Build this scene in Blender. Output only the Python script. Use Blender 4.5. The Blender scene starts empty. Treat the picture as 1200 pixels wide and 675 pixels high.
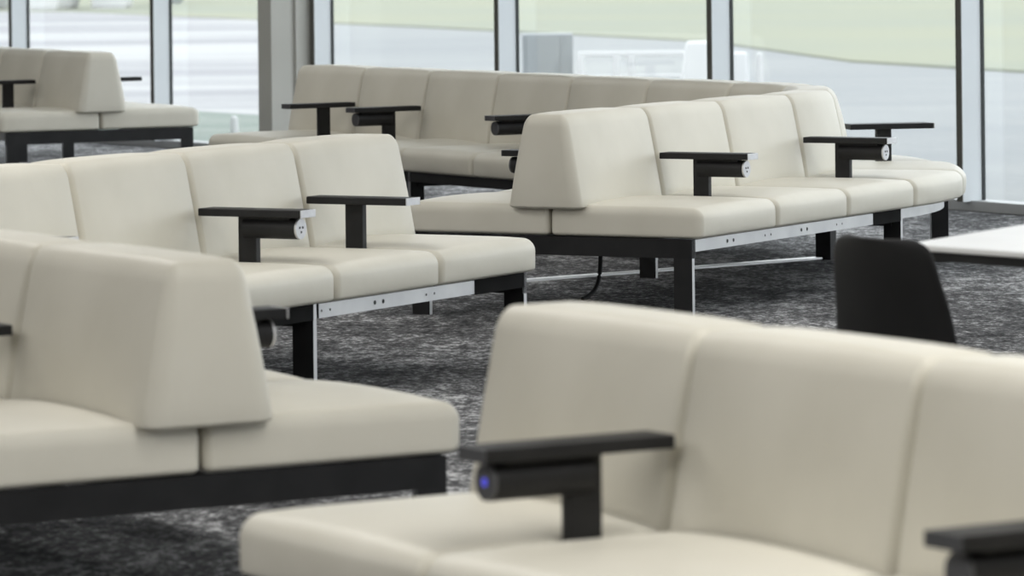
import bpy, bmesh, math, random
from mathutils import Vector, Matrix
random.seed(4)
R = math.radians
scene = bpy.context.scene
COL = scene.collection

# ---------------------------------------------------------------- materials
def mat(name, color, rough=.5, metal=0., spec=.5, emit=None, estr=0.):
    m = bpy.data.materials.new(name); m.use_nodes = True
    b = m.node_tree.nodes['Principled BSDF']
    b.inputs['Base Color'].default_value = (*color, 1)
    b.inputs['Roughness'].default_value = rough
    b.inputs['Metallic'].default_value = metal
    b.inputs['Specular IOR Level'].default_value = spec
    if emit:
        b.inputs['Emission Color'].default_value = (*emit, 1)
        b.inputs['Emission Strength'].default_value = estr
    return m

def nodes(m): return m.node_tree.nodes, m.node_tree.links, m.node_tree.nodes['Principled BSDF']

def noise_mix(m, c1, c2, scale, stretch=(1, 1, 1), detail=4, lo=.35, hi=.65, bump=0., bscale=None, rot=0.):
    N, L, b = nodes(m)
    tc = N.new('ShaderNodeTexCoord'); mp = N.new('ShaderNodeMapping')
    mp.inputs['Scale'].default_value = stretch; mp.inputs['Rotation'].default_value = (0, 0, rot)
    L.new(tc.outputs['Object'], mp.inputs['Vector'])
    n = N.new('ShaderNodeTexNoise'); n.inputs['Scale'].default_value = scale; n.inputs['Detail'].default_value = detail
    L.new(mp.outputs['Vector'], n.inputs['Vector'])
    r = N.new('ShaderNodeValToRGB'); r.color_ramp.elements[0].position = lo; r.color_ramp.elements[1].position = hi
    r.color_ramp.elements[0].color = (*c1, 1); r.color_ramp.elements[1].color = (*c2, 1)
    L.new(n.outputs['Fac'], r.inputs['Fac']); L.new(r.outputs['Color'], b.inputs['Base Color'])
    if bump:
        n2 = N.new('ShaderNodeTexNoise'); n2.inputs['Scale'].default_value = bscale or scale * 3; n2.inputs['Detail'].default_value = 3
        L.new(tc.outputs['Object'], n2.inputs['Vector'])
        bp = N.new('ShaderNodeBump'); bp.inputs['Strength'].default_value = bump; bp.inputs['Distance'].default_value = .004
        L.new(n2.outputs['Fac'], bp.inputs['Height']); L.new(bp.outputs['Normal'], b.inputs['Normal'])
    return r

M = {}
M['leather'] = mat('cream_leather', (.66, .635, .55), .46, spec=.4)
noise_mix(M['leather'], (.640, .612, .530), (.692, .664, .582), 3.0, detail=3, bump=.12, bscale=22)
M['black'] = mat('black_powder_coat', (.014, .014, .015), .5, spec=.25)
noise_mix(M['black'], (.012, .012, .013), (.018, .018, .019), 9)
M['rail_fade'] = mat('rail_fade_black', (.012, .012, .012), .85, spec=.08)  # black painted where the steel rail's reflection dies out
noise_mix(M['rail_fade'], (.011, .011, .011), (.014, .014, .014), 8)
M['steel'] = mat('brushed_rail_metal', (.60, .60, .60), .38, 1.)
noise_mix(M['steel'], (.56, .56, .57), (.66, .66, .66), 6)
M['hole'] = mat('screw_hole', (.01, .01, .01), .6)
M['silver'] = mat('end_cap_lit', (.66, .66, .68), .42, .55)  # cap copy painted bright for window light on right-facing ends
noise_mix(M['silver'], (.62, .62, .64), (.70, .70, .72), 40)
M['cap_shaded'] = mat('end_cap_shaded', (.07, .07, .075), .45)  # same cap painted dark for the shade on left-facing ends
M['blue'] = mat('blue_indicator', (.05, .05, .4), .4, emit=(.12, .12, 1.), estr=.5)
M['plastic'] = mat('black_shell_plastic', (.012, .012, .013), .5, spec=.2)
noise_mix(M['plastic'], (.010, .010, .011), (.014, .014, .015), 5)
M['white_top'] = mat('white_laminate', (.86, .86, .86), .35)
noise_mix(M['white_top'], (.85, .85, .85), (.88, .88, .88), 5)
M['mullion'] = mat('pale_blue_grey_aluminium', (.70, .74, .77), .45, .0, .5)
noise_mix(M['mullion'], (.69, .73, .76), (.72, .76, .79), 3)
M['gasket'] = mat('dark_gasket', (.03, .035, .035), .6)
M['front_shade'] = mat('mullion_front_shade', (.09, .088, .075), .5)  # mullion front painted dark for the shade on its room side
M['column'] = mat('taupe_column', (.34, .335, .31), .6)
noise_mix(M['column'], (.47, .465, .43), (.50, .495, .46), 2)
M['wall'] = mat('white_wall', (.74, .73, .70), .8)
noise_mix(M['wall'], (.40, .39, .37), (.44, .43, .41), 2)
M['ceiling'] = mat('ceiling_white', (.78, .78, .76), .85)
M['strip'] = mat('light_metal_strip', (.92, .92, .92), .3, .85)
M['outwhite'] = mat('white_painted_metal', (.86, .87, .87), .5)
noise_mix(M['outwhite'], (0.585, 0.590, 0.594), (0.621, 0.625, 0.630), 3)
M['outgrey'] = mat('pale_grey_cabinet', (.47, .50, .52), .6)
noise_mix(M['outgrey'], (0.243, 0.261, 0.270), (0.261, 0.279, 0.288), 2)
M['tyre'] = mat('tyre_rubber', (.03, .03, .03), .8)
M['vanglass'] = mat('dark_vehicle_glass', (.10, .12, .14), .15)

# glass: thin clear pane, slightly grey
g = bpy.data.materials.new('window_glass'); g.use_nodes = True
N, L = g.node_tree.nodes, g.node_tree.links
N.clear(); out = N.new('ShaderNodeOutputMaterial'); mix = N.new('ShaderNodeMixShader')
tr = N.new('ShaderNodeBsdfTransparent'); tr.inputs['Color'].default_value = (.965, .978, .976, 1)
gl = N.new('ShaderNodeBsdfGlossy'); gl.inputs['Roughness'].default_value = .03
mix.inputs[0].default_value = .07
L.new(tr.outputs[0], mix.inputs[1]); L.new(gl.outputs[0], mix.inputs[2]); L.new(mix.outputs[0], out.inputs[0])
M['glass'] = g

# carpet: streaky charcoal loop pile
m = mat('charcoal_carpet', (.06, .06, .062), .95, spec=.1); M['carpet'] = m
N, L, b = nodes(m)
tc = N.new('ShaderNodeTexCoord')
def nz(scale, stretch, detail, rot=0., rough=.6):
    mp = N.new('ShaderNodeMapping'); mp.inputs['Scale'].default_value = stretch; mp.inputs['Rotation'].default_value = (0, 0, rot)
    L.new(tc.outputs['Object'], mp.inputs['Vector'])
    n = N.new('ShaderNodeTexNoise'); n.inputs['Scale'].default_value = scale; n.inputs['Detail'].default_value = detail
    n.inputs['Roughness'].default_value = rough
    L.new(mp.outputs['Vector'], n.inputs['Vector']); return n
fine = nz(46, (1., .5, 1), 5, R(31), .75)
mid = nz(7., (1, .55, 1), 4, R(31))
big = nz(1.1, (1, .6, 1), 3, R(31))
def math_node(op, a, bv):
    n = N.new('ShaderNodeMath'); n.operation = op
    for i, v in enumerate((a, bv)):
        if isinstance(v, (int, float)): n.inputs[i].default_value = v
        else: L.new(v, n.inputs[i])
    return n.outputs[0]
acc = math_node('ADD', math_node('MULTIPLY', fine.outputs['Fac'], .74), math_node('MULTIPLY', mid.outputs['Fac'], .33))
acc = math_node('ADD', acc, math_node('MULTIPLY', big.outputs['Fac'], .28))
r = N.new('ShaderNodeValToRGB'); e = r.color_ramp.elements
e[0].position = .55; e[0].color = (.022, .022, .024, 1); e[1].position = .83; e[1].color = (.60, .60, .61, 1)
x = e.new(.68); x.color = (.125, .125, .13, 1)
L.new(acc, r.inputs['Fac']); L.new(r.outputs['Color'], b.inputs['Base Color'])
bp = N.new('ShaderNodeBump'); bp.inputs['Strength'].default_value = .5; bp.inputs['Distance'].default_value = .006
L.new(fine.outputs['Fac'], bp.inputs['Height']); L.new(bp.outputs['Normal'], b.inputs['Normal'])

# ---------------------------------------------------------------- object helpers
def link(o, parent=None):
    COL.objects.link(o)
    if parent: o.parent = parent
    return o

def wpos(o):
    v = Vector(o.location)
    while o.parent: o = o.parent; v += Vector(o.location)
    return v

def build(name, verts, faces, mats, parent=None, midx=None, smooth=False, angle=None):
    """verts in world space; object origin is put at their centre (all parents are unrotated)."""
    lo = Vector((min(v[i] for v in verts) for i in range(3))); hi = Vector((max(v[i] for v in verts) for i in range(3)))
    c = Vector(((lo.x + hi.x) / 2, (lo.y + hi.y) / 2, lo.z))
    me = bpy.data.meshes.new(name)
    me.from_pydata([tuple(Vector(v) - c) for v in verts], [], faces)
    if not isinstance(mats, (list, tuple)): mats = [mats]
    for mm in mats: me.materials.append(mm)
    bm = bmesh.new(); bm.from_mesh(me)
    bmesh.ops.remove_doubles(bm, verts=bm.verts, dist=1e-5)
    bmesh.ops.recalc_face_normals(bm, faces=bm.faces)
    bm.to_mesh(me); bm.free()
    if midx and len(midx) == len(me.polygons):
        for p, i in zip(me.polygons, midx): p.material_index = i
    for p in me.polygons: p.use_smooth = smooth
    if smooth and angle: me.set_sharp_from_angle(angle=R(angle))
    o = bpy.data.objects.new(name, me); o.location = c - (wpos(parent) if parent else Vector())
    return link(o, parent)

def thing(name, label, cat, loc, group=None):
    o = bpy.data.objects.new(name, None); o.location = loc; o.empty_display_size = .1
    o['label'] = label; o['category'] = cat
    if group: o['group'] = group
    return link(o)

def tag(o, label, cat, group=None):
    o['label'] = label; o['category'] = cat
    if group: o['group'] = group
    return o

def struct(o):
    o['kind'] = 'structure'; return o

class MB:
    """collects closed shapes in world space"""
    def __init__(s): s.v, s.f, s.m = [], [], []
    def add(s, vs, fs, mi=0, fm=None):
        k = len(s.v); s.v += [tuple(v) for v in vs]
        for i, f in enumerate(fs): s.f.append([k + j for j in f]); s.m.append(fm[i] if fm else mi)
        return s
    def hexa(s, p8, mi=0, fm=None):
        # p8: bottom 4 then top 4 (same order); faces: bottom, top, 01,12,23,30
        return s.add(p8, [(3, 2, 1, 0), (4, 5, 6, 7), (0, 1, 5, 4), (1, 2, 6, 5), (2, 3, 7, 6), (3, 0, 4, 7)], mi, fm)
    def out(s, name, mats, parent=None, smooth=False, angle=None, bevel=0., seg=2):
        o = build(name, s.v, s.f, mats, parent, s.m, smooth, angle)
        if bevel:
            md = o.modifiers.new('bevel', 'BEVEL'); md.width = bevel; md.segments = seg; md.limit_method = 'ANGLE'; md.angle_limit = R(50)
        return o

def box_local(mb, fn, a0, a1, b0, b1, z0, z1, mi=0, fm=None, na=1):
    """box in (a,b,z) coordinates mapped by fn; na slices along a for curved paths"""
    for i in range(na):
        p, q = a0 + (a1 - a0) * i / na, a0 + (a1 - a0) * (i + 1) / na
        mb.hexa([fn(p, b0, z0), fn(q, b0, z0), fn(q, b1, z0), fn(p, b1, z0), fn(p, b0, z1), fn(q, b0, z1), fn(q, b1, z1), fn(p, b1, z1)], mi, fm)

def tube(name, pts, rad, mt, parent=None, n=12, caps=True):
    pts = [Vector(p) for p in pts]; vs = []; fs = []
    for i, p in enumerate(pts):
        d = (pts[min(i + 1, len(pts) - 1)] - pts[max(i - 1, 0)]).normalized()
        up = Vector((0, 0, 1)) if abs(d.z) < .9 else Vector((1, 0, 0))
        x = d.cross(up).normalized(); y = x.cross(d).normalized()
        for k in range(n):
            a = 2 * math.pi * k / n; vs.append(p + rad * (math.cos(a) * x + math.sin(a) * y))
    for i in range(len(pts) - 1):
        for k in range(n): fs.append((i * n + k, i * n + (k + 1) % n, (i + 1) * n + (k + 1) % n, (i + 1) * n + k))
    if caps: fs += [tuple(range(n)), tuple((len(pts) - 1) * n + k for k in range(n))]
    return build(name, vs, fs, mt, parent, None, True, 40)

# ---------------------------------------------------------------- bench geometry
Z0, Z1, ZT, ZW = .314, .430, .769, .416       # cushion bottom, cushion top, back top, back bottom
WB, WT, D, W = .158, .0885, .640, .6545

class Line:
    def __init__(s, x, y, h):
        s.o = Vector((x, y, 0)); a = R(h)
        s.d = Vector((math.sin(a), math.cos(a), 0)); s.n = Vector((math.cos(a), -math.sin(a), 0))
    def __call__(s, a, t, z): return s.o + s.d * a + s.n * t + Vector((0, 0, z))

class Vee:
    """straight, then an arc turning left, then straight"""
    def __init__(s, x, y, h, L1, rad, turn):
        s.l = Line(x, y, h); s.L1, s.r, s.turn = L1, rad, R(turn); s.La = rad * s.turn
        s.c = s.l(L1, -rad, 0)
        e = R(h) - s.turn; p = s.c + Vector((math.cos(e), -math.sin(e), 0)) * rad
        s.l2 = Line(p.x, p.y, h - turn); s.h = R(h)
    def __call__(s, a, t, z):
        if a <= s.L1: return s.l(a, t, z)
        if a >= s.L1 + s.La: return s.l2(a - s.L1 - s.La, t, z)
        e = s.h - (a - s.L1) / s.r
        return s.c + Vector((math.cos(e), -math.sin(e), 0)) * (s.r + t) + Vector((0, 0, z))

def axis_samples(h, r0, r1, inner):
    """positions in [-h,h] with fine steps inside the rounded ends"""
    st = [0, .2, .41, .66, .86, 1.]
    a = [-h + r0 * (1 - math.tan(math.pi / 4 * (1 - k))) for k in [0, .25, .5, .75, 1.]]
    b = [h - r1 * (1 - math.tan(math.pi / 4 * (1 - k))) for k in [1., .75, .5, .25, 0]]
    x0, x1 = a[-1], b[0]
    return a + [x0 + (x1 - x0) * i / inner for i in range(1, inner)] + b

def rounded(hx, hy, hz, rx0, rx1, ry0, ry1, rzb, rzt, inner=(6, 6, 3)):
    """rounded box, separate radii per side; returns verts (local, centred) and faces"""
    X = axis_samples(hx, rx0, rx1, inner[0]); Y = axis_samples(hy, ry0, ry1, inner[1]); Z = axis_samples(hz, rzb, rzt, inner[2])
    vs, fs = [], []
    def rnd(p):
        q, d = [], []
        for v, h, r0, r1 in zip(p, (hx, hy, hz), (rx0, ry0, rzb), (rx1, ry1, rzt)):
            c = max(-h + r0, min(h - r1, v)); q.append((c, r0 if v < 0 else r1)); d.append((v - c) / (r0 if v < 0 else r1))
        l = math.sqrt(sum(k * k for k in d)); mx = max(abs(k) for k in d)
        return tuple(c[0] + c[1] * k / l * 1. if l > 0 else c[0] for c, k in zip(q, d))
    def grid(A, B, f):
        k = len(vs); nb = len(B)
        for a in A:
            for b_ in B: vs.append(rnd(f(a, b_)))
        for i in range(len(A) - 1):
            for j in range(nb - 1): fs.append((k + i * nb + j, k + i * nb + j + 1, k + (i + 1) * nb + j + 1, k + (i + 1) * nb + j))
    for s_ in (-1, 1):
        grid(X, Y, lambda a, b_: (a, b_, s_ * hz)); grid(X, Z, lambda a, b_: (a, s_ * hy, b_)); grid(Y, Z, lambda a, b_: (s_ * hx, a, b_))
    return vs, fs

def cushion(path, a0, a1, side, root, ends=(False, False)):
    """one seat cushion, from the bench axis out to D; side +1/-1"""
    gap = .0045
    a0 += 0 if ends[0] else gap; a1 -= 0 if ends[1] else gap
    hx = (a1 - a0) / 2; t0, t1 = .005, D; hy = (t1 - t0) / 2; hz = (Z1 - Z0) / 2
    vs, fs = rounded(hx, hy, hz, .022, .022, .02, .042, .016, .040, (8, 8, 4))
    w = []
    for x, y, z in vs:
        u, v = x / hx, y / hy; k = (z + hz) / (2 * hz)
        zz = z + .012 * k * (1 - u ** 2) * (1 - v ** 4) + .004 * k * (1 - u ** 2)
        f = max(0, v) ** 3
        zz -= .004 * k * max(0, (y - (hy - .14)) / .14) ** 2
        yy = y + .010 * f * (1 - u ** 4) * (1 - (2 * k - 1) ** 2)
        w.append(path((a0 + a1) / 2 + x, side * ((t0 + t1) / 2 + yy), (Z0 + Z1) / 2 + zz))
    return build('seat_cushion', w, fs, M['leather'], root, None, True)

def backrest(path, a0, a1, root, ends=(False, False), over=.029):
    a0 += -over if ends[0] else .0015; a1 -= -over if ends[1] else .0015
    hx = (a1 - a0) / 2; hz = (ZT - ZW) / 2
    r0, r1 = (.026 if ends[0] else .020), (.026 if ends[1] else .020)
    vs, fs = rounded(hx, WB, hz, r0, r1, .052, .052, .012, .046, (8, 5, 8))
    w = []
    for x, y, z in vs:
        u = x / hx; k = (z + hz) / (2 * hz)
        half = WB + (WT - WB) * k
        yy = y / WB * half
        # padded faces bulge a little, the top too
        bul = .015 * (1 - u ** 4) * math.sin(math.pi * min(1, max(0, k))) * (1 if abs(y) > WB * .5 else abs(y) / (WB * .5))
        yy += math.copysign(bul, y) if abs(y) > 1e-6 else 0
        zz = z + .006 * k ** 3 * (1 - u ** 4)
        xx = x
        if ends[0] and u < 0: xx -= .006 * (-u) ** 9 * math.sin(math.pi * min(1, max(0, k)))
        if ends[0] and u < 0: xx -= .013 * (1 - k) * min(1, -u * 1.2)      # the end panel leans in a little towards the top
        if ends[1] and u > 0: xx += .013 * (1 - k) * min(1, u * 1.2) * (over / .029)
        w.append(path((a0 + a1) / 2 + xx, yy, (ZW + ZT) / 2 + zz))
    return build('backrest', w, fs, M['leather'], root, None, True)

ARM_T0, ARM_T1, ARM_Z = .158, .535, .599
def armrest(path, a, side, root, power, dark, lit=False, dt=0.):
    """black T-shaped armrest between two seats; power = a cylinder with a socket under its front half"""
    f = lambda x, t, z: path(a + x, side * (t + dt), z)
    mb = MB(); hw = .044
    box_local(mb, f, -hw, hw, ARM_T0, ARM_T1, ARM_Z - .024, ARM_Z)
    box_local(mb, f, -.014, .014, .288, .354, Z1 - .10, ARM_Z - .022)
    o = mb.out('armrest', M['black'], root, bevel=.003)
    cap = M['cap_shaded'] if dark else M['silver']
    mb = MB(); box_local(mb, f, -hw, hw, ARM_T1 + .0005, ARM_T1 + .004, ARM_Z - .024, ARM_Z)
    c = mb.out('end_cap', cap, o, bevel=.001)
    if not dark: c['label'] = 'end cap with window light painted in'
    if power:
        pts = [f(0, t, ARM_Z - .060) for t in (.31, .36, .46, .505)]
        tube('power_unit', pts, .033, M['black'], o, 24)
        # a solid bracket joining the unit to the slab
        mb = MB(); box_local(mb, f, -.018, .018, .31, .48, ARM_Z - .040, ARM_Z - .0235); mb.out('black_block', M['black'], o)
        pts = [f(0, t, ARM_Z - .060) for t in (.5055, .512)]
        k = tube('socket_cap', pts, .032, cap, o, 24); k['label'] = 'round socket plate with shade painted in' if dark else 'round socket plate with window light painted in'
        if lit:
            tube('indicator_light', [f(0, t, ARM_Z - .060) for t in (.5122, .5140)], .0075, M['blue'], o, 12)['label'] = 'small blue light'
        elif not dark:
            mb = MB()
            for dx, dz in ((-.009, .004), (.009, .004), (0, -.010)):
                box_local(mb, f, dx - .0035, dx + .0035, .5122, .5132, ARM_Z - .060 + dz - .0035, ARM_Z - .060 + dz + .0035)
            mb.out('socket_holes', M['hole'], o)
    return o

def leg(path, a, t, root, s=0.02):
    """flat bar leg with a bright outer edge"""
    sg = 1 if t > 0 else -1
    mb = MB(); lo, hi = sorted((t - sg * .076, t))
    fm = [0, 0, 0, 0, 0, 0]; fm[4] = fm[2] = 1
    box_local(mb, path, a - s / 2, a + s / 2, lo, hi, 0., Z0 - .002, 0, fm)
    return mb.out('leg', [M['black'], M['steel']], root)

RZ0, RZ1, RR = .246, Z0 - .003, .266
RT = .598
def rail(path, a0, a1, side, root, metal=True, na=1, holes=True, unit=W, RT=RT):
    """long side rail under the front edge of the seats: steel plate with pairs of screw holes"""
    mb = MB(); t0, t1 = sorted((side * (RT - .012), side * RT))
    box_local(mb, path, a0, a1, t0, t1, RR, RZ1, 0, None, na)
    # top and bottom flange
    t0f, t1f = sorted((side * (RT - .04), side * (RT - .012)))
    box_local(mb, path, a0, a1, t0f, t1f, RR, RR + .006, 0, None, na)
    if holes:
        n = int(round((a1 - a0) / unit * 2))
        q = a0 - (a0 % (unit / 2)) if a0 > 0 else a0 + ((-a0) % (unit / 2))
        k = 0
        while q < a1 - .04:
            rad = .0075 if round(q / (unit / 2)) % 2 else .0045
            for dx in (-.026, .026):
                c = q + dx
                if a0 + .01 < c < a1 - .01:
                    v = [path(c + rad * math.cos(j * math.pi / 4), side * (RT + .0008), RR + .0225 + rad * math.sin(j * math.pi / 4)) for j in range(8)]
                    mb.add(v, [tuple(range(8))], 1)
            q += unit / 2
    return mb.out('side_rail', [M['steel'] if metal else M['black'], M['hole']], root)

def cross(path, a, root, t0=-RT, t1=RT, s=.03, name='end_bar'):
    mb = MB(); box_local(mb, path, a - s / 2, a + s / 2, t0, t1, RZ0 - .004, RZ1 + .001)
    return mb.out(name, M['black'], root)

def black_block(path, a0, a1, side, root):  # dark block painting the rail's fading reflection beside a leg
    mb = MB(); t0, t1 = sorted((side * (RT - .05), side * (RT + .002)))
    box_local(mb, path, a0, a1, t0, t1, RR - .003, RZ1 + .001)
    return mb.out('rail_fade_block', M['rail_fade'], root)

def bench_straight(label, x, y, h, a_list, ends, arms, leg_at, group='cream airport benches', dark=False, lit=False, fade_spans=(), frame=None, over=.029):
    p = Line(x, y, h); mid = p(sum(a_list) / len(a_list), 0, 0)
    root = thing('waiting_bench', label, 'bench', mid, group)
    n = len(a_list) - 1
    for i in range(n):
        e = (i == 0 and ends[0], i == n - 1 and ends[1])
        for s in (1, -1): cushion(p, a_list[i], a_list[i + 1], s, root, e)
        backrest(p, a_list[i], a_list[i + 1], root, e, over)
    for a, s, pw in arms: armrest(p, a, s, root, pw, dark if s < 0 else False, lit and (a, s) == arms[0][:2])
    A0, A1 = a_list[0], a_list[-1]
    fr = frame or (A0, A1)
    for s in (1, -1):
        for q0, q1 in zip(fr[:-1], fr[1:]): rail(p, q0 + .024, q1 - .024, s, root)
    cross(p, A0 + .016, root); cross(p, A1 - .016, root)
    for a in leg_at:
        if abs(a - A0) > .1 and abs(a - A1) > .1: cross(p, a, root, -RT + .04, RT - .04, .03, 'cross_bar')
        for s in (1, -1): leg(p, a, s * RT, root)
    for b0, b1 in fade_spans:
        for s in (1, -1): black_block(p, b0, b1, s, root)
    mb = MB(); box_local(mb, p, A0 + .03, A1 - .03, -.03, .03, RZ0, RZ1); mb.out('centre_beam', M['black'], root)
    return root, p

# the V-shaped bench in the middle
HU, HV = 28.79, -31.28
CX, CY, FX, FY = .1417, 16.832, -1.0204, 23.4668
RC = 1.3
vee = Vee(CX, CY, HU, 3 * W + (1.5 - RC) * math.tan(R((HU - HV) / 2)), RC, HU - HV)
SC, SF = vee.L1, vee.L1 + vee.La
END = SF + (Vector((FX, FY, 0)) - vee.l2.o).dot(vee.l2.d); WF = .6658; SB, SE = 3 * W, END - 6 * WF
root = thing('waiting_bench', 'long cream double-sided bench bending round in a V by the window wall', 'bench', vee(SC * .6, 0, 0), 'cream airport benches')
marks = [i * W for i in range(3)] + [SB + (SE - SB) * i / 3 for i in range(3)] + [SE + WF * i for i in range(7)]
for i in range(len(marks) - 1):
    e = (i == 0, i == len(marks) - 2)
    for s in (1, -1): cushion(vee, marks[i], marks[i + 1], s, root, e)
    backrest(vee, marks[i], marks[i + 1], root, e)
armrest(vee, W, 1, root, True, False); armrest(vee, 3 * W, 1, root, True, False)
armrest(vee, SB + (SE - SB) * 2 / 3, 1, root, False, False, dt=.055)
armrest(vee, W, -1, root, True, True)
armrest(vee, SE + 5 * WF, -1, root, False, True); armrest(vee, SE + 4 * WF, -1, root, True, True); armrest(vee, SE + 2 * WF, -1, root, True, True)
L2, L3 = 2.93 * W, SB + (SE - SB) * .60
rail(vee, .024, 2.5 * W, 1, root); black_block(vee, 2.5 * W, L2 - .011, 1, root)
rail(vee, L2 + .012, L3, 1, root, True, 12, False, W, RT - .045); rail(vee, L3, SE, 1, root, False, 12, False, W, RT - .045); rail(vee, SE, END - .032, 1, root, True, 1, False)
rail(vee, .024, L2 - .012, -1, root); rail(vee, L2, SE, -1, root, False, 20, False); rail(vee, SE, END - .032, -1, root, False, 1, False)
cross(vee, .016, root); cross(vee, END - .016, root)
for a in (.012, L2, L3, END - 3.02 * WF, END - .02):
    for s in (1, -1):
        if a == L3 and s < 0: continue
        leg(vee, a, s * (RT + (.025 if a == L3 else 0)), root)
    if .1 < a < END - .1: cross(vee, a, root, -RT + .04, RT - .04, .03, 'cross_bar')
mb = MB(); box_local(mb, vee, .03, END - .03, -.03, .03, RZ0, RZ1, 0, None, 48); mb.out('centre_beam', M['black'], root)
# black service post that brings power up under the bend
PX, PY = 1.385, 19.72
mb = MB(); c, s_ = math.cos(R(-HU)), math.sin(R(-HU))
pf = lambda a, b_, z: Vector((PX + a * c - b_ * s_, PY + a * s_ + b_ * c, z))
box_local(mb, pf, -.036, .036, -.03, .03, 0, RZ0 + .03); mb.out('service_post', M['black'], root)

# cord hanging out from under the V bench
c0 = vee(.95, -.28, .25); g0 = Vector((.278, 17.66, .006))
pts = []
P0, P1, P2, P3 = c0, c0 + Vector((.0, 0, -.17)), Vector((g0.x + .075, g0.y + .1, .03)), g0
for i in range(21):
    t = i / 20; pts.append((1 - t) ** 3 * P0 + 3 * (1 - t) ** 2 * t * P1 + 3 * (1 - t) * t * t * P2 + t ** 3 * P3)
tag(tube('power_cord', pts, .009, M['black'], None, 10), 'thin black power cord hanging from under the V-shaped bench to the carpet', 'cord')

# the other benches
B_END = [i * W for i in range(-6, 1)]
bench_straight('cream bench left of centre, in front of the V-shaped bench, seats facing right', -.474, 15.36, HU, B_END, (True, True),
               [(-W, 1, False), (-2 * W, 1, True), (-4 * W, 1, False), (-2 * W, -1, True)], (-6 * W + .012, -4.2 * W, -2.1 * W, -.012),
               fade_spans=((-.36, -.023), (-2.1 * W - .40, -2.1 * W - .011)), frame=(-6 * W, -4.2 * W, -2.1 * W, 0))
DN = [i * W for i in range(0, 4)]
bench_straight('cream bench end in the left foreground, dark end bar under its blunt padded end', -.6584, 9.508, HV, DN, (True, True),
               [(W, -1, True), (W, 1, True)], (.012, 3 * W - .012), dark=True)
bench_straight('far cream bench by the left windows, behind all the other benches', -2.4173, 26.44, HV + 2.8, [i * W for i in range(0, 5)], (True, True),
               [(W, -1, False), (W, 1, False)], (.012, 2.8 * W, 4 * W - .012), dark=True)
bench_straight('nearest cream bench, lower right, with a blue light on its armrest', .0487, 8.319, HV, [i * W for i in range(-5, 1)], (True, True),
               [(-W, -1, True), (-3 * W, -1, True)], (-5 * W + .012, -3 * W, -.012), dark=True, lit=True, over=.012)

# ---------------------------------------------------------------- room shell
G0 = Vector((-3.564, 32.7, 0)); GM = Vector((-.5201, .8541, 0)).normalized(); GN = Vector((-.8541, -.5201, 0)).normalized(); PITCH = 2.283
def wal(mm, nn, z): return G0 + GM * mm + GN * nn + Vector((0, 0, z))     # mm along the glass wall (+ = to the far left), nn into the room
H = 3.7; M0, M1, DEP = -16 * PITCH, 4 * PITCH, 27.
def slab(name, a0, a1, b0, b1, z0, z1, mt, parent=None, bevel=0.):
    mb = MB(); box_local(mb, wal, a0, a1, b0, b1, z0, z1); return mb.out(name, mt, parent, bevel=bevel)
struct(slab('floor', M0, M1, 0, DEP, -.12, 0, M['carpet']))
struct(slab('ceiling', M0, M1, -.2, DEP, H, H + .2, M['ceiling']))
struct(slab('wall_left', M1, M1 + .15, -.2, DEP, -.12, H, M['wall']))
struct(slab('wall_back', M0, M1, DEP, DEP + .15, -.12, H, M['wall']))
struct(slab('wall_near', M0 - .15, M0, -.2, DEP, -.12, H, M['wall']))
M['sill'] = mat('sill_aluminium', (.40, .41, .42), .5)
noise_mix(M['sill'], (.39, .40, .41), (.42, .43, .44), 3)
struct(slab('trim_1', M0, M1, -.10, .035, .0, .055, M['sill'], bevel=.004))          # sill profile
struct(slab('trim_2', M0, M1, -.10, .035, H - .10, H, M['mullion'], bevel=.004))        # head profile
k = 0
for i in range(-4, 17):
    mm = -i * PITCH
    mb = MB()
    box_local(mb, wal, mm - .022, mm + .022, -.055, .085, .05, H - .05, 0)
    o = struct(mb.out('trim_%d' % (3 + k), M['mullion'])); k += 1
    mb = MB(); box_local(mb, wal, mm - .023, mm + .023,   .0852, .090, .05, H - .05); mb.out('front_shade_face', M['front_shade'], o)  # dark layer carrying the painted shade of the mullion's room face
    for sg in (1, -1):
        mb = MB(); a, b_ = sorted((mm + sg * .022, mm + sg * .029)); box_local(mb, wal, a, b_, -.055, -.036, .05, H - .05); mb.out('gasket', M['gasket'], o)
    if i < 16:
        p = struct(slab('window_%d' % (i + 5), mm - PITCH + .022, mm - .022, -.052, -.044, .05, H - .09, M['glass']))

# column in front of the second mullion
mm2 = -2 * PITCH
o = slab('column', mm2 + .055, mm2 + .235, .10, .36, 0, H, M['column'], bevel=.004); struct(o)
o = slab('column_cladding', mm2 + .034, mm2 + .054, .0, .19, 0, H, M['column']); struct(o)

# metal strip let into the carpet
a, b_ = Vector((-.25, 18.38, 0)), Vector((1.35, 19.70, 0)); d = (b_ - a).normalized(); s_ = Vector((-d.y, d.x, 0)) * .028
mb = MB(); mb.hexa([a - s_, b_ - s_, b_ + s_, a + s_, a - s_ + Vector((0, 0, .012)), b_ - s_ + Vector((0, 0, .012)), b_ + s_ + Vector((0, 0, .012)), a + s_ + Vector((0, 0, .012))])
tag(mb.out('cable_duct', M['strip'], bevel=.003), 'narrow pale metal cable duct lying on the carpet under the V-shaped bench', 'cable duct')

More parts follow.
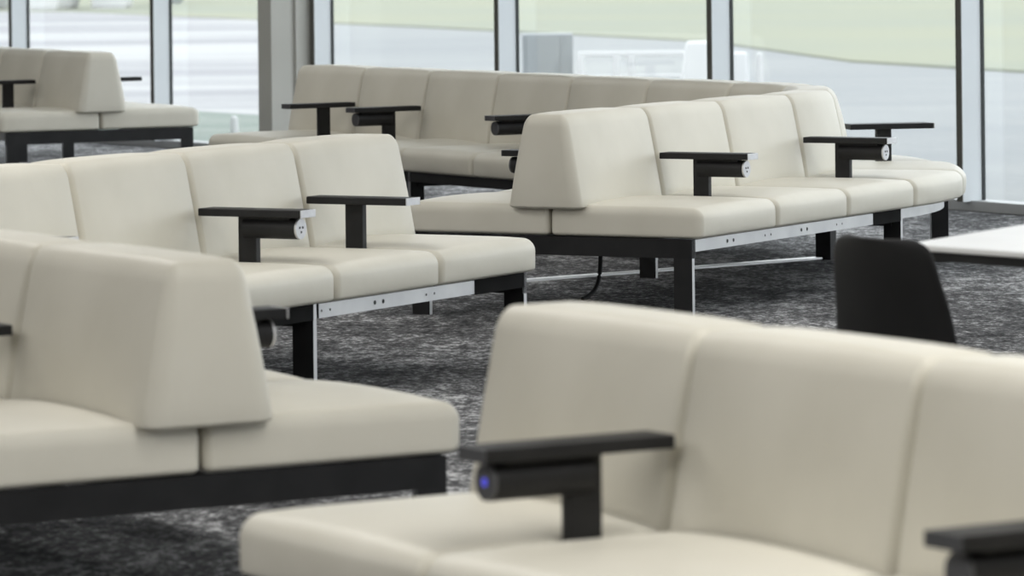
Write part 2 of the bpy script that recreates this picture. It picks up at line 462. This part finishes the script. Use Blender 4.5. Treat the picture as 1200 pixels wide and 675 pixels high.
# ---------------------------------------------------------------- table and chairs
TC = Vector((.918, 10.46, 0)); ux = Vector((math.sin(R(HU)), math.cos(R(HU)), 0)); vx = Vector((.616, -.788, 0))
t = thing('cafe_table', 'white-topped table at the right edge with a black shell chair pushed up to it', 'table', TC + ux * .45 + vx * .5)
poly = [TC + vx * .03, TC + ux * .03, TC + ux * 1.0, TC + ux * 1.0 + vx * 1.3, TC + vx * 1.3]
TZ = .72
def prism(mb, poly, z0, z1, mi=0):
    n = len(poly); vs = [p + Vector((0, 0, z0)) for p in poly] + [p + Vector((0, 0, z1)) for p in poly]
    mb.add(vs, [tuple(range(n))[::-1], tuple(range(n, 2 * n))] + [(i, (i + 1) % n, n + (i + 1) % n, n + i) for i in range(n)], mi); return mb
prism(MB(), poly, TZ - .014, TZ).out('table_top', M['white_top'], t, bevel=.003)
cen = sum(poly, Vector()) / len(poly)
prism(MB(), [cen + (p - cen) * .985 for p in poly], TZ - .036, TZ - .014).out('under_top', M['black'], t)
tube('pedestal', [cen + Vector((0, 0, z)) for z in (.015, .3, TZ - .036)], .035, M['black'], t, 20)
vs = [cen + Vector((.28 * math.cos(2 * math.pi * i / 40), .28 * math.sin(2 * math.pi * i / 40), 0)) for i in range(40)]
prism(MB(), vs, 0, .015).out('base_plate', M['black'], t, bevel=.004)

def shell_chair(label, x, y, heading, group=None):
    a = R(heading); fw = Vector((math.sin(a), math.cos(a), 0)); rt = Vector((math.cos(a), -math.sin(a), 0))
    root = thing('shell_chair', label, 'chair', Vector((x, y, 0)), group)
    B = Vector((x, y, 0))
    # profile: (forward, height, half width)
    prof = [(.46, .425, .19), (.45, .445, .212), (.40, .452, .225), (.30, .444, .234), (.18, .436, .240), (.09, .437, .242), (.035, .452, .242), (.005, .485, .240),
            (-.012, .53, .234), (-.024, .59, .225), (-.036, .65, .214), (-.044, .695, .204), (-.050, .73, .196), (-.053, .752, .184), (-.055, .764, .164), (-.056, .771, .12)]
    nu = 13; vs = []; fs = []
    for i, (f_, z, w) in enumerate(prof):
        for j in range(nu):
            u = -1 + 2 * j / (nu - 1)
            k = 1 if i < 6 else 0
            wrap = .03 * u * u * min(1, max(0, (z - .44) / .12))
            lift = .020 * u * u * (1 if i < 8 else max(0, 1 - (i - 8) / 3))
            vs.append(B + fw * (f_ + wrap) + rt * (w * u) + Vector((0, 0, z + lift)))
    for i in range(len(prof) - 1):
        for j in range(nu - 1): fs.append((i * nu + j, i * nu + j + 1, (i + 1) * nu + j + 1, (i + 1) * nu + j))
    o = build('seat_shell', vs, fs, M['plastic'], root, None, True)
    md = o.modifiers.new('thick', 'SOLIDIFY'); md.thickness = .012; md.offset = 0
    md = o.modifiers.new('sub', 'SUBSURF'); md.levels = 1; md.render_levels = 2
    for fx_, sx in ((.36, .17), (.36, -.17), (.06, .17), (.06, -.17)):
        e = 1.25
        top = B + fw * fx_ + rt * sx * .8 + Vector((0, 0, .437)); bot = B + fw * (.21 + (fx_ - .21) * 1.35) + rt * sx * 1.3 + Vector((0, 0, .004))
        tube('leg', [top, top.lerp(bot, .5), bot], .011, M['black'], root, 12)
    mb = MB(); ff = lambda p, q, z: B + fw * p + rt * q + Vector((0, 0, z))
    box_local(mb, ff, .05, .37, -.14, -.12, .412, .430); box_local(mb, ff, .05, .37, .12, .14, .412, .430); box_local(mb, ff, .2, .22, -.12, .12, .412, .430)
    mb.out('under_frame', M['black'], root)
    return root
shell_chair('black plastic shell chair seen from behind at the corner of the white table', .846, 9.98, 60)

# ---------------------------------------------------------------- outdoors
GZ = -.20
ap = mat('apron_concrete', (.6, .62, .64), .8, spec=.2); M['apron'] = ap
N, L, b = nodes(ap)
tc = N.new('ShaderNodeTexCoord'); mp = N.new('ShaderNodeMapping'); mp.inputs['Scale'].default_value = (.08, .16, 1)
L.new(tc.outputs['Object'], mp.inputs['Vector'])
n = N.new('ShaderNodeTexNoise'); n.inputs['Scale'].default_value = 1.6; n.inputs['Detail'].default_value = 3
L.new(mp.outputs['Vector'], n.inputs['Vector'])
r = N.new('ShaderNodeValToRGB'); e = r.color_ramp.elements
e[0].position = .36; e[0].color = (0.241, 0.252, 0.259, 1); e[1].position = .66; e[1].color = (0.281, 0.290, 0.290, 1)
L.new(n.outputs['Fac'], r.inputs['Fac']); L.new(r.outputs['Color'], b.inputs['Base Color'])
gr = mat('dry_pale_grass', (.55, .60, .38), .9, spec=.1); M['grass'] = gr
noise_mix(gr, (0.270, 0.286, 0.236), (0.295, 0.302, 0.232), .12, detail=4)
gs = mat('pale_green_verge', (.50, .58, .50), .9, spec=.1); M['verge'] = gs
noise_mix(gs, (0.198, 0.234, 0.211), (0.270, 0.297, 0.270), .8, detail=4)
def flat(name, pts, z0, z1, mt): return struct(prism(MB(), [Vector((p[0], p[1], 0)) for p in pts], z0, z1).out(name, mt))
flat('apron', [(-160, -40), (120, -40), (220, 400), (-220, 400)], GZ - .3, GZ, M['apron'])
flat('grass_field', [(60, 22), (9, 45.5), (5.7, 50.5), (4.2, 55), (2.9, 65.5), (1.4, 69.7), (-1.7, 78.1), (-5.8, 88), (-9.5, 97), (-40, 118), (-120, 200), (-100, 390), (200, 390)], GZ, GZ + .03, M['grass'])
cn = mat('banded_pale_ground', (.35, .35, .35), .8, spec=.2)
N, L, b = nodes(cn)
tc = N.new('ShaderNodeTexCoord'); mp = N.new('ShaderNodeMapping'); mp.inputs['Scale'].default_value = (.03, .15, 1)
L.new(tc.outputs['Object'], mp.inputs['Vector'])
n = N.new('ShaderNodeTexNoise'); n.inputs['Scale'].default_value = 1.1; n.inputs['Detail'].default_value = 3
L.new(mp.outputs['Vector'], n.inputs['Vector'])
r = N.new('ShaderNodeValToRGB'); e = r.color_ramp.elements
e[0].position = .42; e[0].color = (0.270, 0.270, 0.284, 1); e[1].position = .56; e[1].color = (0.396, 0.396, 0.396, 1)
L.new(n.outputs['Fac'], r.inputs['Fac']); L.new(r.outputs['Color'], b.inputs['Base Color'])
flat('pale_ground_left', [(-1.75, 31), (-5.5, 99), (-9.6, 98.2), (-40, 119), (-120, 201), (-60, 31)], GZ, GZ + .015, cn)  # separate paler banded ground slab beyond the left windows
a = [wal(5 * PITCH, -1.2, 0), wal(5 * PITCH, -5.2, 0), wal(-1.2 * PITCH, -5.2, 0), wal(-1.2 * PITCH, -1.2, 0)]
flat('grass_verge', [(p.x, p.y) for p in a], GZ, GZ + .02, M['verge'])
# haze-pale service objects beyond the glass
def obox(name, x0, x1, y0, y1, z0, z1, mt, parent=None, bevel=.01):
    mb = MB(); mb.hexa([(x0, y0, z0), (x1, y0, z0), (x1, y1, z0), (x0, y1, z0), (x0, y0, z1), (x1, y0, z1), (x1, y1, z1), (x0, y1, z1)]); return mb.out(name, mt, parent, bevel=bevel)
t = thing('utility_cabinet', 'pale grey utility cabinet standing on the apron outside the middle window', 'cabinet', (.42, 45.2, GZ))
obox('cabinet_body', .13, .64, 45.0, 45.6, GZ + .06, .42, M['outgrey'], t); obox('plinth', .16, .61, 45.03, 45.57, GZ, GZ + .06, M['gasket'], t)
obox('cabinet_door', .17, .50, 44.985, 45.0, GZ + .1, .39, M['outgrey'], t, .004)
t = thing('barrier_rail', 'low white barrier rail outside between the grey cabinet and the tapered white unit', 'barrier', (1.35, 44.8, GZ))
obox('top_rail', .68, 1.98, 44.77, 44.83, .19, .245, M['outwhite'], t); obox('lower_rail', .68, 1.98, 44.77, 44.83, GZ + .16, GZ + .21, M['outwhite'], t)
for px in (.71, 1.07, 1.22, 1.94): obox('post', px - .035, px + .035, 44.765, 44.835, GZ, .2, M['outwhite'], t)
def taper(name, label, cx, cy, w0, w1, h, group=None):
    mb = MB(); d0, d1 = w0 * .8, w1 * .8
    mb.hexa([(cx - w0, cy - d0, GZ), (cx + w0, cy - d0, GZ), (cx + w0, cy + d0, GZ), (cx - w0, cy + d0, GZ), (cx - w1, cy - d1, GZ + h), (cx + w1, cy - d1, GZ + h), (cx + w1, cy + d1, GZ + h), (cx - w1, cy + d1, GZ + h)])
    return tag(mb.out(name, M['outwhite'], bevel=.03), label, 'barrier', group)
taper('safety_barrier', 'white tapered safety barrier outside, just left of the second mullion from the right', 1.86, 44.0, .20, .12, .56)
taper('safety_barrier', 'wide white upright outside, just right of the second mullion from the right', 2.26, 44.0, .10, .075, .45)
taper('guide_post', 'slim white post outside, right of the wide white upright', 2.46, 44.0, .035, .03, .44)
taper('guide_post', 'short white post standing in the green verge outside the left windows', -2.28, 37.0, .035, .03, .16)

def cargo_box(label, x, y, heading, wd, ht, mt):
    a = R(heading); fw = Vector((math.sin(a), math.cos(a), 0)); rt = Vector((math.cos(a), -math.sin(a), 0)); B = Vector((x, y, GZ))
    ff = lambda p, q, z: B + fw * p + rt * q + Vector((0, 0, z))
    t = thing('cargo_container', label, 'container', B, 'containers far out on the airfield')
    n = 6; prof = [(-wd, .05), (wd * .75, .05), (wd, .6), (wd, ht), (-wd, ht)]; n = len(prof)
    vs = [ff(0, p, z) - fw * .8 for p, z in prof] + [ff(0, p, z) + fw * .8 for p, z in prof]
    MB().add(vs, [tuple(range(n)), tuple(range(n, 2 * n))[::-1]] + [(i, (i + 1) % n, n + (i + 1) % n, n + i) for i in range(n)]).out('body', mt, t, bevel=.04)
    mb = MB(); box_local(mb, ff, -.85, .85, -wd, wd * .7, .0, .049); mb.out('base_pallet', mt, t, bevel=.02)
    return t
cargo_box('white container far outside, seen through the leftmost window strip', -11.9, 101, 5, .6, 1.6, M['outwhite'])
cargo_box('white container far outside, leftmost in the second window', -10.25, 100, 12, .55, 1.6, M['outwhite'])
cargo_box('white container far outside, second from left in the second window', -8.9, 101, 0, .45, 1.6, M['outwhite'])
cargo_box('pale grey container far outside at the right of the second window', -8.05, 106, 5, .28, 1.6, M['outgrey'])

# ---------------------------------------------------------------- light
w = bpy.data.worlds.new('overcast'); scene.world = w; w.use_nodes = True
N, L = w.node_tree.nodes, w.node_tree.links
bg = N['Background']; bg.inputs['Color'].default_value = (.93, .965, 1., 1); bg.inputs['Strength'].default_value = 2.85
def area(name, mm, nn, sx, sy, power, col=(1, .985, .945)):
    l = bpy.data.lights.new(name, 'AREA'); l.shape = 'RECTANGLE'; l.size = sx; l.size_y = sy; l.energy = power; l.color = col
    o = bpy.data.objects.new(name, l); o.location = wal(mm, nn, H - .03)
    o.rotation_euler = (0, 0, math.atan2(GM.y, GM.x)); link(o)
for j, nn in enumerate((4, 9, 14, 19)):
    for i in range(4): area('ceiling_fill', 1. - 9. * i, nn, 6., .5, 118 * (.65, 1., 1.05, 1.05)[j] * (.4, .65, 1.05, 1.35)[i])  # unseen fill lights added at ceiling height, power weighted by position

# ---------------------------------------------------------------- camera
cam = bpy.data.cameras.new('camera'); co = bpy.data.objects.new('camera', cam); link(co); scene.camera = co
F, YH, PIT, ROLL = 5246.32, -61.44, .003715, -.011141
cam.sensor_fit = 'HORIZONTAL'; cam.sensor_width = 36; cam.lens = F / 1200 * 36
offx = -math.sin(ROLL) * (YH - 337); offy = math.cos(ROLL) * (YH - 337)
cam.shift_x = -(offx) / 1200; cam.shift_y = (offy + 337 - 337.5) / 1200
co.matrix_world = Matrix.Translation((0, 0, 1.4617)) @ Matrix.Rotation(math.pi / 2 - PIT, 4, 'X') @ Matrix.Rotation(ROLL, 4, 'Z')
cam.clip_end = 1000; cam.clip_start = .1
cam.dof.use_dof = True; cam.dof.focus_distance = 16.5; cam.dof.aperture_fstop = 6.6

vs = scene.view_settings
vs.view_transform = 'Standard'; vs.look = 'None'; vs.exposure = 0.; vs.gamma = 1; vs.use_curve_mapping = False
scene.cycles.max_bounces = 8; scene.cycles.use_denoising = True
scene.cycles.transparent_max_bounces = 12
